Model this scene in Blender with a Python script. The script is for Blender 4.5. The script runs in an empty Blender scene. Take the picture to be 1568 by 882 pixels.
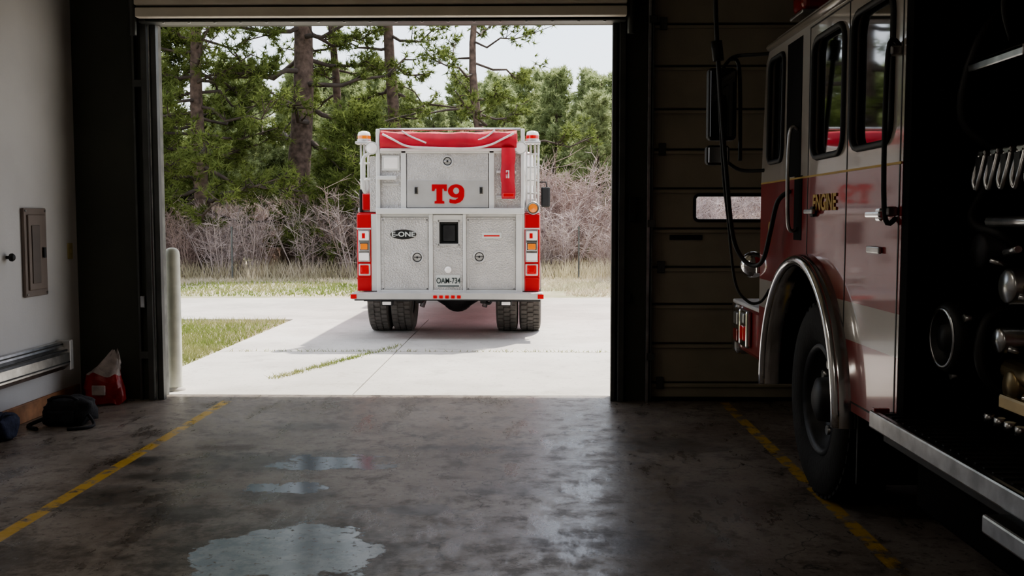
import bpy, bmesh, math, random
import numpy as np
from mathutils import Vector, Matrix, geometry
random.seed(7)
S = bpy.context.scene
COL = S.collection
# ------------------------------------------------------------------ materials
def newmat(name):
    m = bpy.data.materials.new(name); m.use_nodes = True
    nt = m.node_tree; b = nt.nodes['Principled BSDF']
    return m, nt, b
def M(name, col, rough=.5, metal=0, var=.12, scale=4, bump=0, bscale=40, coat=0, emit=None, es=0, voro=False, spec=.5):
    m, nt, b = newmat(name); N = nt.nodes; L = nt.links
    tc = N.new('ShaderNodeTexCoord')
    nz = N.new('ShaderNodeTexNoise'); nz.inputs['Scale'].default_value = scale; nz.inputs['Detail'].default_value = 5
    L.new(tc.outputs['Object'], nz.inputs['Vector'])
    r = N.new('ShaderNodeValToRGB')
    r.color_ramp.elements[0].position = .3; r.color_ramp.elements[1].position = .7
    r.color_ramp.elements[0].color = [c*(1-var) for c in col]+[1]
    r.color_ramp.elements[1].color = [min(1, c*(1+var)) for c in col]+[1]
    L.new(nz.outputs['Fac'], r.inputs['Fac']); L.new(r.outputs['Color'], b.inputs['Base Color'])
    b.inputs['Roughness'].default_value = rough; b.inputs['Metallic'].default_value = metal
    b.inputs['Coat Weight'].default_value = coat; b.inputs['Specular IOR Level'].default_value = spec
    if coat: b.inputs['Coat Roughness'].default_value = .04
    if emit:
        b.inputs['Emission Color'].default_value = list(emit)+[1]; b.inputs['Emission Strength'].default_value = es
    if bump:
        if voro:
            t = N.new('ShaderNodeTexVoronoi'); o = t.outputs['Distance']
        else:
            t = N.new('ShaderNodeTexNoise'); o = t.outputs['Fac']
        t.inputs['Scale'].default_value = bscale
        L.new(tc.outputs['Object'], t.inputs['Vector'])
        bp = N.new('ShaderNodeBump'); bp.inputs['Strength'].default_value = bump; bp.inputs['Distance'].default_value = .01
        L.new(o, bp.inputs['Height']); L.new(bp.outputs['Normal'], b.inputs['Normal'])
    return m

class NT:
    """small helper for node maths"""
    def __init__(s, nt): s.N = nt.nodes; s.L = nt.links
    def m(s, op, a, b=None, c=None):
        n = s.N.new('ShaderNodeMath'); n.operation = op
        for i, v in enumerate((a, b, c)):
            if v is None: continue
            if isinstance(v, (int, float)): n.inputs[i].default_value = v
            else: s.L.new(v, n.inputs[i])
        return n.outputs[0]
    def noise(s, vec, scale, detail=4, rough=.5):
        n = s.N.new('ShaderNodeTexNoise'); n.inputs['Scale'].default_value = scale
        n.inputs['Detail'].default_value = detail; n.inputs['Roughness'].default_value = rough
        s.L.new(vec, n.inputs['Vector']); return n.outputs['Fac']
    def ss(s, v, a, b):
        n = s.N.new('ShaderNodeMapRange'); n.interpolation_type = 'SMOOTHSTEP'
        s.L.new(v, n.inputs[0]); n.inputs[1].default_value = a; n.inputs[2].default_value = b
        return n.outputs[0]
    def mix(s, f, a, b):
        n = s.N.new('ShaderNodeMix'); n.data_type = 'RGBA'
        if isinstance(f, (int, float)): n.inputs[0].default_value = f
        else: s.L.new(f, n.inputs[0])
        for i, v in ((6, a), (7, b)):
            if isinstance(v, tuple): n.inputs[i].default_value = (*v, 1)
            else: s.L.new(v, n.inputs[i])
        return n.outputs[2]
    def mixf(s, f, a, b):
        n = s.N.new('ShaderNodeMix'); n.data_type = 'FLOAT'; s.L.new(f, n.inputs[0])
        for i, v in ((2, a), (3, b)):
            if isinstance(v, (int, float)): n.inputs[i].default_value = v
            else: s.L.new(v, n.inputs[i])
        return n.outputs[0]

def floor_mat():
    m, nt, b = newmat('garage_concrete'); q = NT(nt)
    g = q.N.new('ShaderNodeNewGeometry'); P = g.outputs['Position']
    sx = q.N.new('ShaderNodeSeparateXYZ'); q.L.new(P, sx.inputs[0]); X, Y = sx.outputs[0], sx.outputs[1]
    mp = q.N.new('ShaderNodeMapping'); mp.inputs['Scale'].default_value = (1.0, .35, 1); mp.inputs['Rotation'].default_value = (0, 0, .12); q.L.new(P, mp.inputs[0]); PS = mp.outputs[0]
    n1 = q.noise(P, .9, 6, .6); n2 = q.noise(P, 5, 7, .7); n3 = q.noise(P, 26, 5, .65); n4 = q.noise(PS, 4, 7, .7)
    c = q.mix(q.ss(n1, .35, .65), (.17, .137, .115), (.31, .275, .245))
    c = q.mix(q.m('MULTIPLY', q.ss(n2, .50, .62), .65), c, (.085, .068, .057))
    c = q.mix(q.m('MULTIPLY', q.ss(n4, .52, .62), .5), c, (.075, .064, .057))
    c = q.mix(q.m('MULTIPLY', q.ss(n3, .57, .64), .65), c, (.035, .03, .028))
    c = q.mix(q.m('MULTIPLY', q.ss(n3, .42, .34), .35), c, (.42, .40, .38))
    rough = q.mixf(q.ss(n2, .35, .65), .30, .50)
    rough = q.mixf(q.ss(n4, .5, .62), rough, .25)
    # stains, puddles : (x,y,rx,ry,kind)
    def blob(x, y, rx, ry, wob=.6, e0=.85, e1=1.0, sc=5):
        dx = q.m('DIVIDE', q.m('SUBTRACT', X, x), rx); dy = q.m('DIVIDE', q.m('SUBTRACT', Y, y), ry)
        d = q.m('SQRT', q.m('ADD', q.m('MULTIPLY', dx, dx), q.m('MULTIPLY', dy, dy)))
        d = q.m('ADD', d, q.m('MULTIPLY', q.m('SUBTRACT', q.noise(P, sc, 7, .68), .5), wob*2))
        return q.m('SUBTRACT', 1, q.ss(d, e0, e1))
    for x, y, rx, ry, col, k in [(-2.0, 6.5, .26, .11, (.06, .028, .015), .95), (-2.47, 6.12, .22, .15, (.03, .022, .015), .95),
                                 (-.45, 6.5, .6, .12, (.045, .04, .04), .85), (-1.8, 5.0, .35, .2, (.04, .032, .027), .85),
                                 (-2.3, 5.3, .4, .25, (.05, .04, .03), .75), (-.6, 5.1, .35, .12, (.035, .035, .035), .9),
                                 (-.1, 5.5, .3, .2, (.05, .045, .045), .65), (-2.5, 4.3, .5, .4, (.05, .035, .02), .85), (-1.5, 6.15, .8, .34, (.05, .045, .04), .85),
                                 (-2.15, 5.75, .35, .12, (.04, .03, .02), .85), (-1.1, 4.45, .85, .62, (.05, .045, .04), .85), (.3, 4.6, .4, .25, (.05, .04, .04), .7), (-1.35, 5.4, .4, .22, (.05, .042, .04), .8), (-1.6, 7.2, .5, .15, (.06, .055, .05), .6), (.9, 6.6, .5, .3, (.05, .045, .04), .6)]:
        c = q.mix(q.m('MULTIPLY', blob(x, y, rx, ry, 1.1, .4, 1.1, 7), k), c, col)
    # cracks
    vo = q.N.new('ShaderNodeTexVoronoi'); vo.feature = 'DISTANCE_TO_EDGE'; vo.inputs['Scale'].default_value = .42
    wv = q.N.new('ShaderNodeVectorMath'); wv.operation = 'ADD'
    nn = q.N.new('ShaderNodeTexNoise'); nn.inputs['Scale'].default_value = 3; nn.inputs['Detail'].default_value = 6
    q.L.new(P, nn.inputs['Vector']); q.L.new(P, wv.inputs[0]); q.L.new(nn.outputs['Color'], wv.inputs[1])
    q.L.new(wv.outputs[0], vo.inputs['Vector'])
    cr = q.m('SUBTRACT', 1, q.ss(vo.outputs['Distance'], .0, .006))
    c = q.mix(q.m('MULTIPLY', cr, .8), c, (.02, .02, .02))
    # yellow lines
    for x, t0 in ((-2.54, .40), (1.60, .43)):
        d = q.m('ABSOLUTE', q.m('SUBTRACT', X, x))
        k = q.m('SUBTRACT', 1, q.ss(d, .036, .046))
        k = q.m('MULTIPLY', k, q.ss(q.noise(P, 7, 6, .7), t0, t0+.12))
        k = q.m('MULTIPLY', k, q.m('LESS_THAN', Y, 8.2))
        c = q.mix(q.m('MULTIPLY', k, .9), c, (.60, .38, .04))
    w = None
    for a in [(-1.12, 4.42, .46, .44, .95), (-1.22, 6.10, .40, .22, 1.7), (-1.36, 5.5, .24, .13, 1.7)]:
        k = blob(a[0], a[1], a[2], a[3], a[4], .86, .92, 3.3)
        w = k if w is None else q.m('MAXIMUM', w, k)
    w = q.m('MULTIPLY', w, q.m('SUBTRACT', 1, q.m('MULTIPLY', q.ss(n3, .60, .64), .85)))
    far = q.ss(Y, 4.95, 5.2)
    pc = q.mix(far, q.mix(q.ss(n2, .4, .6), (.36, .44, .52), (.26, .34, .42)), (.13, .18, .25))  # pale blue sky reflection painted into the puddle colour
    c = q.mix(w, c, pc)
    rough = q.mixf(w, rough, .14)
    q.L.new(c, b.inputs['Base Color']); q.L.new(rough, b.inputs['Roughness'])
    b.inputs['Specular IOR Level'].default_value = .5
    bp = q.N.new('ShaderNodeBump'); bp.inputs['Strength'].default_value = .22; bp.inputs['Distance'].default_value = .008
    h = q.m('MULTIPLY', q.m('ADD', n2, q.m('MULTIPLY', n3, .6)), q.m('SUBTRACT', 1, q.m('MULTIPLY', w, .85)))
    q.L.new(h, bp.inputs['Height']); q.L.new(bp.outputs['Normal'], b.inputs['Normal'])
    return m

def band_paint(name):
    m, nt, b = newmat(name); q = NT(nt)
    g = q.N.new('ShaderNodeNewGeometry'); P = g.outputs['Position']
    sx = q.N.new('ShaderNodeSeparateXYZ'); q.L.new(P, sx.inputs[0]); Z = sx.outputs[2]
    w = q.m('GREATER_THAN', Z, 1.75)
    w2 = q.m('MULTIPLY', q.m('GREATER_THAN', Z, .95), q.m('LESS_THAN', Z, 1.13))
    c = q.mix(q.m('MAXIMUM', w, w2), (.31, .005, .008), (.50, .455, .40))
    c = q.mix(q.m('MULTIPLY', q.noise(P, 5), .1), c, (.12, .1, .08))
    q.L.new(c, b.inputs['Base Color']); b.inputs['Roughness'].default_value = .3
    b.inputs['Coat Weight'].default_value = 1; b.inputs['Coat Roughness'].default_value = .05
    return m

def foliage(name, c1, c2, c3, tr=.45):
    m, nt, b = newmat(name); q = NT(nt)
    g = q.N.new('ShaderNodeNewGeometry')
    oi = q.N.new('ShaderNodeObjectInfo')
    c = q.mix(g.outputs['Random Per Island'], c1, c2)
    c = q.mix(q.ss(q.noise(g.outputs['Position'], .6, 3), .42, .62), c, c3)
    c = q.mix(q.m('MULTIPLY', oi.outputs['Random'], .35), c, c2)
    d = q.N.new('ShaderNodeBsdfDiffuse'); t = q.N.new('ShaderNodeBsdfTranslucent')
    q.L.new(c, d.inputs[0]); q.L.new(c, t.inputs[0])
    ms = q.N.new('ShaderNodeMixShader'); ms.inputs[0].default_value = tr
    q.L.new(d.outputs[0], ms.inputs[1]); q.L.new(t.outputs[0], ms.inputs[2])
    q.L.new(ms.outputs[0], q.N['Material Output'].inputs[0])
    return m

mt = dict(
 white=M('white_truck_paint', (.74, .735, .72), .35, coat=.5, var=.05),
 red=M('red_truck_paint', (.58, .008, .014), .3, coat=1, var=.08),
 redcloth=M('red_vinyl', (.55, .02, .04), .5, var=.2, bump=.4, bscale=12),
 whcloth=M('white_vinyl', (.72, .66, .66), .6),
 plate=M('diamond_plate', (.60, .58, .57), .38, .35, var=.10, bump=.7, bscale=55, voro=True),
 alum=M('brushed_aluminium', (.62, .61, .60), .4, .4, var=.08),
 chrome=M('chrome', (.68, .68, .68), .14, 1, var=.1),
 chromed=M('worn_chrome', (.5, .5, .5), .28, 1, var=.25, scale=12),
 black=M('black_rubber', (.014, .014, .014), .55, var=.3),
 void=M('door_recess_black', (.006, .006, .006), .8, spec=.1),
 dark=M('dark_metal', (.03, .03, .032), .5, .3, var=.4, scale=9),
 tire=M('tyre_rubber', (.024, .023, .022), .8, var=.3, scale=8, bump=.3, spec=.3),
 dusty=M('dusty_tyre', (.13, .12, .11), .9, var=.3, scale=8, bump=.3),
 glass=M('dark_window_glass', (.006, .008, .008), .03, var=.1, coat=1),
 amber=M('amber_lens', (.8, .22, .02), .2, coat=1, emit=(.9, .25, .03), es=.15),
 redl=M('red_lens', (.6, .01, .015), .15, coat=1, emit=(.8, .02, .02), es=.1),
 redd=M('dark_red_lens', (.35, .008, .01), .15, coat=1),
 whl=M('white_lens', (.85, .82, .80), .15, coat=1, emit=(1, .9, .85), es=.12),
 brass=M('dirty_brass', (.30, .23, .13), .35, 1, var=.35),
 gold=M('gold_leaf', (.5, .33, .06), .35, .3),
 wall=M('painted_plaster', (.70, .69, .69), .7, var=.05, scale=2, bump=.1, bscale=60),
 wallf=M('backlit_olive_wall', (.062, .066, .05), .6, var=.12, scale=2),  # olive wall, its backlit shade darkened into the colour
 steel=M('grey_steel_track', (.11, .115, .11), .45, .5, var=.25),
 jamb=M('weathered_jamb', (.22, .22, .20), .7, var=.3, scale=8),
 ceil=M('ceiling_paint', (.4, .4, .38), .8),
 door=M('beige_door_steel', (.40, .36, .27), .5, var=.1, scale=3, bump=.15, bscale=80),
 door_lit=M('lit_door_steel', (.88, .82, .70), .5, var=.08, scale=3),  # lighter copy of the door steel, its lit look put into the colour
 doord=M('door_seam', (.05, .045, .035), .6),
 wood=M('stained_wood', (.40, .19, .09), .6, var=.35, scale=9),
 brown=M('brown_panel_enamel', (.24, .19, .165), .5, var=.12),
 brownd=M('dark_panel_enamel', (.15, .12, .105), .5),
 ivory=M('ivory_plastic', (.5, .42, .2), .5),
 bollard=M('bollard_paint', (.84, .84, .74), .6, var=.10, scale=9),
 fabric=M('black_fabric', (.018, .018, .022), .85, var=.4, scale=15, bump=.5),
 navy=M('navy_fabric', (.02, .025, .06), .85, var=.4, scale=15, bump=.5),
 sackr=M('red_sack', (.30, .015, .015), .4, var=.5, scale=9, bump=1, bscale=14),
 sackw=M('white_sack', (.45, .39, .37), .45, var=.35, scale=9, bump=1, bscale=14),
 bark=M('pine_bark', (.125, .088, .07), .95, var=.5, scale=7, bump=1, bscale=12),
 twig=M('twig_bark', (.085, .066, .055), .95, var=.3),
 twigp=M('bare_twigs', (.54, .45, .43), .9, var=.2, scale=.8),
 twigd=M('bare_brown_twigs', (.42, .32, .29), .9, var=.25, scale=.8),
 plateb=M('licence_plate', (.7, .72, .7), .4), txt=M('plate_text', (.03, .05, .05), .5),
 grassg=foliage('green_grass', (.16, .22, .06), (.26, .31, .11), (.36, .35, .18)),
 grassd=foliage('dry_grass', (.50, .43, .32), (.66, .59, .47), (.44, .40, .27)),
 needle=foliage('pine_needles', (.10, .14, .045), (.24, .285, .10), (.17, .21, .07), .5),
 needle2=foliage('young_pine_needles', (.30, .36, .18), (.47, .52, .30), (.37, .42, .22), .5),
 tube=M('fill_tube_glow', (.9, .9, .9), .5, emit=(1, .97, .9), es=2),  # glowing tubes of the added ceiling fill
)
mt['floor'] = floor_mat(); mt['cab'] = band_paint('red_white_cab_paint')

# ------------------------------------------------------------------ mesh builder
class B:
    def __init__(s, name, parent=None):
        s.n = name; s.v = []; s.f = []; s.mi = []; s.sm = []; s.mats = []; s.parent = parent
    def _m(s, mat):
        if isinstance(mat, str): mat = mt[mat]
        if mat not in s.mats: s.mats.append(mat)
        return s.mats.index(mat)
    def add(s, vs, fs, mat, smooth=False):
        o = len(s.v); k = s._m(mat)
        s.v += [tuple(v) for v in vs]
        for f in fs: s.f.append([i+o for i in f]); s.mi.append(k); s.sm.append(smooth)
    def box(s, a, b, mat, bev=0, rot=None, seg=2):
        a = Vector(a); b = Vector(b); c = (a+b)/2; d = b-a
        d = Vector([max(abs(x), 1e-4) for x in d])
        bm = bmesh.new(); bmesh.ops.create_cube(bm, size=1)
        for v in bm.verts: v.co = Vector([v.co[i]*d[i] for i in range(3)])
        if bev: bmesh.ops.bevel(bm, geom=bm.edges[:], offset=min(bev, min(d)*.45), segments=seg, affect='EDGES', profile=.5)
        for v in bm.verts:
            if rot: v.co = rot @ v.co
            v.co += c
        bm.verts.index_update()
        s.add([v.co for v in bm.verts], [[v.index for v in f.verts] for f in bm.faces], mat, False); bm.free()
    def cyl(s, p0, p1, r, mat, seg=20, r2=None):
        s.tube([p0, p1], [r, r if r2 is None else r2], mat, seg, smooth=True, caps=True)
    def tube(s, pts, r, mat, seg=8, smooth=True, caps=True, closed=False):
        pts = [Vector(p) for p in pts]; n = len(pts)
        if not isinstance(r, (list, tuple)): r = [r]*n
        vs = []; prev = None
        for i, p in enumerate(pts):
            if closed: t = pts[(i+1) % n]-pts[i-1]
            else: t = pts[min(i+1, n-1)]-pts[max(i-1, 0)]
            t.normalize()
            if prev is None:
                u = t.cross(Vector((0, 0, 1)))
                if u.length < .05: u = t.cross(Vector((1, 0, 0)))
            else: u = prev-t*prev.dot(t)
            u.normalize(); prev = u; w = t.cross(u)
            for k in range(seg):
                a = 2*math.pi*k/seg; vs.append(p+(u*math.cos(a)+w*math.sin(a))*r[i])
        fs = []
        for i in range(n if closed else n-1):
            j = (i+1) % n
            for k in range(seg):
                k2 = (k+1) % seg; fs.append([i*seg+k, i*seg+k2, j*seg+k2, j*seg+k])
        s.add(vs, fs, mat, smooth)
        if caps and not closed:
            o = len(s.v)-len(vs); k = s._m(mat)
            s.f.append([o+i for i in range(seg)][::-1]); s.mi.append(k); s.sm.append(False)
            s.f.append([o+(n-1)*seg+i for i in range(seg)]); s.mi.append(k); s.sm.append(False)
    def lathe(s, prof, o, axis, mat, seg=40, smooth=True):
        o = Vector(o); ax = Vector(axis).normalized()
        u = ax.orthogonal().normalized(); w = ax.cross(u); vs = []; n = len(prof)
        for r, t in prof:
            for k in range(seg):
                a = 2*math.pi*k/seg; vs.append(o+ax*t+(u*math.cos(a)+w*math.sin(a))*r)
        fs = [[i*seg+k, i*seg+(k+1) % seg, (i+1)*seg+(k+1) % seg, (i+1)*seg+k] for i in range(n-1) for k in range(seg)]
        s.add(vs, fs, mat, smooth)
    def plate(s, outer, holes, plane, d0, d1, mat, smooth=False):
        def P(u, v, d): return {'X': (d, u, v), 'Y': (u, d, v), 'Z': (u, v, d)}[plane]
        loops = [outer]+list(holes); flat = [p for l in loops for p in l]
        tris = geometry.tessellate_polygon([[Vector((p[0], p[1], 0)) for p in l] for l in loops])
        n = len(flat)
        vs = [P(p[0], p[1], d0) for p in flat]+[P(p[0], p[1], d1) for p in flat]
        fs = [list(t) for t in tris]+[[i+n for i in t][::-1] for t in tris]; o = 0
        for l in loops:
            m = len(l)
            for i in range(m):
                j = (i+1) % m; fs.append([o+i, o+j, o+j+n, o+i+n])
            o += m
        s.add(vs, fs, mat, smooth)
    def done(s):
        me = bpy.data.meshes.new(s.n); me.from_pydata(s.v, [], s.f)
        for m in s.mats: me.materials.append(m)
        me.polygons.foreach_set('material_index', s.mi); me.polygons.foreach_set('use_smooth', s.sm)
        me.validate(); 
        bm = bmesh.new(); bm.from_mesh(me); bmesh.ops.recalc_face_normals(bm, faces=bm.faces[:]); bm.to_mesh(me); bm.free()
        ob = bpy.data.objects.new(s.n, me); COL.objects.link(ob)
        if s.parent: ob.parent = s.parent
        return ob
def rr(u0, v0, u1, v1, r, n=4):
    out = []
    for cx, cy, a0 in ((u1-r, v1-r, 0), (u0+r, v1-r, 90), (u0+r, v0+r, 180), (u1-r, v0+r, 270)):
        for i in range(n+1):
            a = math.radians(a0+90*i/n); out.append((cx+r*math.cos(a), cy+r*math.sin(a)))
    return out
def smoothpts(p, k=6):
    p = [Vector(x) for x in p]; out = []
    for i in range(len(p)-1):
        a = p[max(i-1, 0)]; b = p[i]; c = p[i+1]; d = p[min(i+2, len(p)-1)]
        for j in range(k):
            t = j/k; out.append(.5*((2*b)+(c-a)*t+(2*a-5*b+4*c-d)*t*t+(3*b-a-3*c+d)*t**3))
    out.append(p[-1]); return out
def text(s, name, size, loc, rot, mat, parent, off=0, ext=.004, sx=1):
    c = bpy.data.curves.new(name, 'FONT'); c.body = s; c.size = size; c.align_x = 'CENTER'; c.align_y = 'CENTER'
    c.extrude = ext; c.offset = off; c.materials.append(mt[mat])
    o = bpy.data.objects.new(name, c); o.location = loc; o.rotation_euler = rot; o.scale = (sx, 1, 1); o.parent = parent
    COL.objects.link(o); return o
def tyre(b, c, R, w, mat, lugs=44, rim='white', side=-1):
    c = Vector(c); h = w/2
    prof = [(.56*R, -h*.75), (.62*R, -h*.95), (.8*R, -h*1.02), (.93*R, -h*.95), (.975*R, -h*.82), (.975*R, h*.82), (.93*R, h*.95), (.8*R, h*1.02), (.62*R, h*.95), (.56*R, h*.75)]
    b.lathe(prof, c, (1, 0, 0), mat, 48)
    for i in range(lugs):
        a = 2*math.pi*i/lugs
        for sx in (-1, 0, 1):
            rot = Matrix.Rotation(a+(.5*2*math.pi/lugs if sx == 0 else 0), 3, 'X')
            p = c+rot @ Vector((sx*h*.58, 0, R*.975))
            b.box(p-Vector((h*.24, R*.045, R*.025)), p+Vector((h*.24, R*.045, R*.025)), mat, 0, rot)
    s = side
    b.lathe([(.57*R, s*h*.8), (.54*R, s*h*.9), (.50*R, s*h*.7), (.46*R, s*h*.25), (.30*R, s*h*.15), (.24*R, s*h*.2), (.22*R, s*h*.85), (.12*R, s*h*1.0), (.001, s*h*1.02)], c, (1, 0, 0), rim, 36)
    b.lathe([(.57*R, -s*h*.7), (.3*R, -s*h*.2), (.001, -s*h*.2)], c, (1, 0, 0), 'dark', 24)
    for i in range(10):
        a = 2*math.pi*i/10; p = c+Vector((s*h*.12, .36*R*math.cos(a), .36*R*math.sin(a)))
        b.cyl(p, p+Vector((s*h*.3, 0, 0)), .025*R/.5, 'chromed', 8)

# ------------------------------------------------------------------ building
WY = 8.27
def shell(name, parts):
    b = B(name)
    for a, c, m in parts: b.box(a, c, m)
    return b.done()
shell('floor', [((-4.0, -4, -.15), (6.2, 8.48, 0), 'floor')])
shell('ceiling', [((-4.0, -4, 4.25), (6.2, 8.5, 4.4), 'ceil')])
shell('wall_left', [((-4.0, -4, 0), (-3.8, 8.5, 4.25), 'wall')])
shell('wall_right', [((6.0, -4, 0), (6.2, 8.5, 4.25), 'wall')])
shell('wall_back', [((-3.8, -4.2, 0), (6.0, -4, 4.25), 'wall')])
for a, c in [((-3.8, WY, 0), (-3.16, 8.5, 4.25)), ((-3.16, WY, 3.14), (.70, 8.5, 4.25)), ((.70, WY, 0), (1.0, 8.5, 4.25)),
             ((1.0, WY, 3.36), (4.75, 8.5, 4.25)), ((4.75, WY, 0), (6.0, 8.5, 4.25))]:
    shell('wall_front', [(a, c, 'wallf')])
b = B('added_sun_blocker'); b.box((-6, 8.5, 3.78), (8, 10.50, 3.95), 'jamb'); b.done()  # added out of view to keep sun off the indoor floor
b = B('baseboard_left'); b.box((-3.8, 3.5, 0), (-3.775, 8.2, .14), 'wood', .006); b.done()
# door trims and tracks
b = B('trim_1')  # left jamb
b.box((-3.165, 8.31, 0), (-3.135, 8.50, 3.14), 'jamb', .004)
b.box((-3.20, 8.20, 0), (-3.15, 8.268, 3.3), 'steel', .004)
b.box((-3.28, 8.22, 0), (-3.26, 8.268, 3.6), 'steel', .003)
b.box((-3.13, 8.235, 0.0), (-3.085, 8.30, 3.12), 'steel', .004)
b.box((-3.145, 8.225, 0.0), (-3.135, 8.235, 3.12), 'chromed', .002)
b.box((-3.27, 8.215, .35), (-3.16, 8.235, .41), 'steel', .003); b.box((-3.27, 8.215, 2.6), (-3.16, 8.235, 2.66), 'steel', .003)
b.box((-3.25, 8.19, .78), (-3.21, 8.25, .88), 'chromed', .006)
b.done()
b = B('trim_2')
b.box((.68, 8.31, 0), (.71, 8.50, 3.14), 'jamb', .004)
b.box((.665, 8.235, 0), (.70, 8.30, 3.12), 'steel', .004)
b.box((.72, 8.20, 0), (.77, 8.268, 3.3), 'steel', .004)
b.box((.95, 8.2, 0), (.975, 8.268, 3.7), 'chromed', .003)
b.box((.985, 8.2, 0), (1.0, 8.268, 3.7), 'steel', .003)
for i in (0, 2, 5): b.box((.955, 8.195, .35+i*.55), (1.02, 8.235, .41+i*.55), 'steel', .003)
b.box((.80, 8.20, 1.50), (.87, 8.268, 1.70), 'black', .008); b.box((.77, 8.21, .83), (.83, 8.268, .91), 'black', .01)
b.done()
b = B('trim_3')  # header angle with bolts
b.box((-3.18, 8.12, 3.105), (.76, 8.26, 3.118), 'steel', .003); b.box((-3.18, 8.24, 3.118), (.76, 8.268, 3.3), 'steel', .003)
for i in range(18): b.cyl((-2.98+i*.21, 8.14, 3.100), (-2.98+i*.21, 8.14, 3.108), .012, 'chromed', 8)
b.done()
# raised sectional door
b = B('raised_overhead_door')
b.box((-3.17, 8.03, 3.13), (.76, 8.11, 3.205), 'door_lit', .008)
b.box((-3.17, 8.01, 3.222), (.76, 8.10, 3.66), 'door_lit', .01)
b.box((-3.16, 8.05, 3.2), (.75, 8.09, 3.23), 'doord')
for i in range(5): b.box((-3.1, 7.98-i*.62-.6, 3.72+.001*i), (.72, 7.98-i*.62, 3.77+.001*i), 'door', .01)
for x in (-3.22, .80):
    b.tube(smoothpts([(x, 8.12, 3.0), (x, 8.1, 3.4), (x, 7.98, 3.68), (x, 7.7, 3.78), (x, 5.0, 3.8)]), .03, 'steel', 8)
b.cyl((-3.2, 8.1, 4.0), (.8, 8.1, 4.0), .05, 'steel', 12)
b.done()
# closed sectional door
b = B('door_2')
zs = [.0, .15, .48, .81, 1.12, 1.44, 1.77, 2.09, 2.42, 2.77, 3.11, 3.36]
for i in range(len(zs)-1):
    z0, z1 = zs[i]+.008, zs[i+1]-.008
    if abs(zs[i]-1.44) < .01:
        holes = [rr(x, 1.505, x+.62, 1.715, .035) for x in (1.355, 2.25, 3.15, 3.95)]
        b.plate([(1.0, z0), (4.75, z0), (4.75, z1), (1.0, z1)], holes, 'Y', 8.30, 8.34, 'door')
        for h in holes:
            b.tube([(u, 8.295, v) for u, v in h], .014, 'black', 8, closed=True)
    else:
        b.box((1.0, 8.30, z0), (4.75, 8.34, z1), 'door', .006)
    b.box((1.0, 8.31, z1), (4.75, 8.335, z1+.016), 'doord')
    b.box((1.0, 8.280, z1-.03), (4.75, 8.302, z1-.004), 'door', .005)
for x in (1.05, 2.9, 4.68):
    for z in zs[1:-1:3]:
        b.box((x, 8.27, z-.05), (x+.06, 8.298, z+.05), 'steel', .004)
b.box((1.15, 8.285, 1.345), (1.42, 8.30, 1.385), 'black', .004)
b.box((1.0, 8.27, .0), (4.75, 8.35, .03), 'black', .005)
b.done()
# things on the left wall
b = B('electrical_panel')
b.box((-3.80, 7.36, .93), (-3.775, 7.70, 1.60), 'brown', .006); b.box((-3.776, 7.40, .98), (-3.762, 7.66, 1.55), 'brown', .006)
b.box((-3.763, 7.44, 1.03), (-3.755, 7.56, 1.47), 'brownd', .004); b.box((-3.758, 7.60, 1.22), (-3.745, 7.63, 1.30), 'dark', .003)
for y, z in ((7.38, .95), (7.68, .95), (7.38, 1.58), (7.68, 1.58)): b.cyl((-3.776, y, z), (-3.768, y, z), .008, 'chromed', 8)
b.done()
b = B('baseboard_heater')
prof = [(-3.8, .32), (-3.73, .32), (-3.69, .36), (-3.69, .45), (-3.735, .50), (-3.75, .54), (-3.8, .54)]
n = len(prof); vs = [(x, 5.5, z) for x, z in prof]+[(x, 7.86, z) for x, z in prof]
b.add(vs, [list(range(n)), list(range(n, 2*n))[::-1]]+[[i, (i+1) % n, (i+1) % n+n, i+n] for i in range(n)], 'chromed')
b.box((-3.8, 7.84, .31), (-3.685, 7.9, .55), 'alum', .006); b.box((-3.70, 5.5, .375), (-3.685, 7.84, .385), 'dark')
b.box((-3.72, 5.5, .465), (-3.705, 7.84, .48), 'dark'); b.box((-3.75, 5.5, .515), (-3.738, 7.84, .525), 'dark')
b.done()
b = B('wall_switch'); b.box((-3.8, 8.09, 1.19), (-3.79, 8.17, 1.32), 'ivory', .003); b.box((-3.79, 8.12, 1.235), (-3.778, 8.14, 1.27), 'ivory', .003); b.done()
b = B('door_knob'); b.lathe([(.001, .06), (.02, .058), (.03, .045), (.028, .03), (.012, .02), (.012, .0)], (-3.8, 7.14, 1.24), (1, 0, 0), 'black', 20); b.done()

def cloth_blob(name, c, d, mat, seed, flat=.0, n=28, power=.55, amp=.12):
    bm = bmesh.new(); bmesh.ops.create_uvsphere(bm, u_segments=n, v_segments=n//2, radius=1)
    rnd = random.Random(seed); ph = [rnd.uniform(0, 6) for _ in range(8)]
    for v in bm.verts:
        x, y, z = v.co
        f = lambda t: math.copysign(abs(t)**power, t)
        x, y, z = f(x), f(y), f(z)
        w = 1+amp*math.sin(5*x+ph[0]+3*z)*math.sin(4*y+ph[1])+amp*.5*math.sin(11*z+ph[2]+6*x)
        v.co = Vector((c[0]+x*w*d[0], c[1]+y*w*d[1], max(0.003, c[2]+z*w*d[2])))
    b = B(name); bm.verts.index_update()
    b.add([v.co for v in bm.verts], [[v.index for v in f.verts] for f in bm.faces], mat, True); bm.free(); return b
b = cloth_blob('duffel_bag', (-3.42, 7.25, .10), (.17, .13, .10), 'fabric', 3)
b.tube(smoothpts([(-3.55, 7.2, .14), (-3.50, 7.14, .21), (-3.36, 7.14, .22), (-3.30, 7.2, .15)]), .012, 'fabric', 6)
b.tube(smoothpts([(-3.28, 7.2, .1), (-3.2, 7.15, .02), (-3.22, 7.05, .012), (-3.33, 7.0, .012)]), .012, 'fabric', 6)
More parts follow.
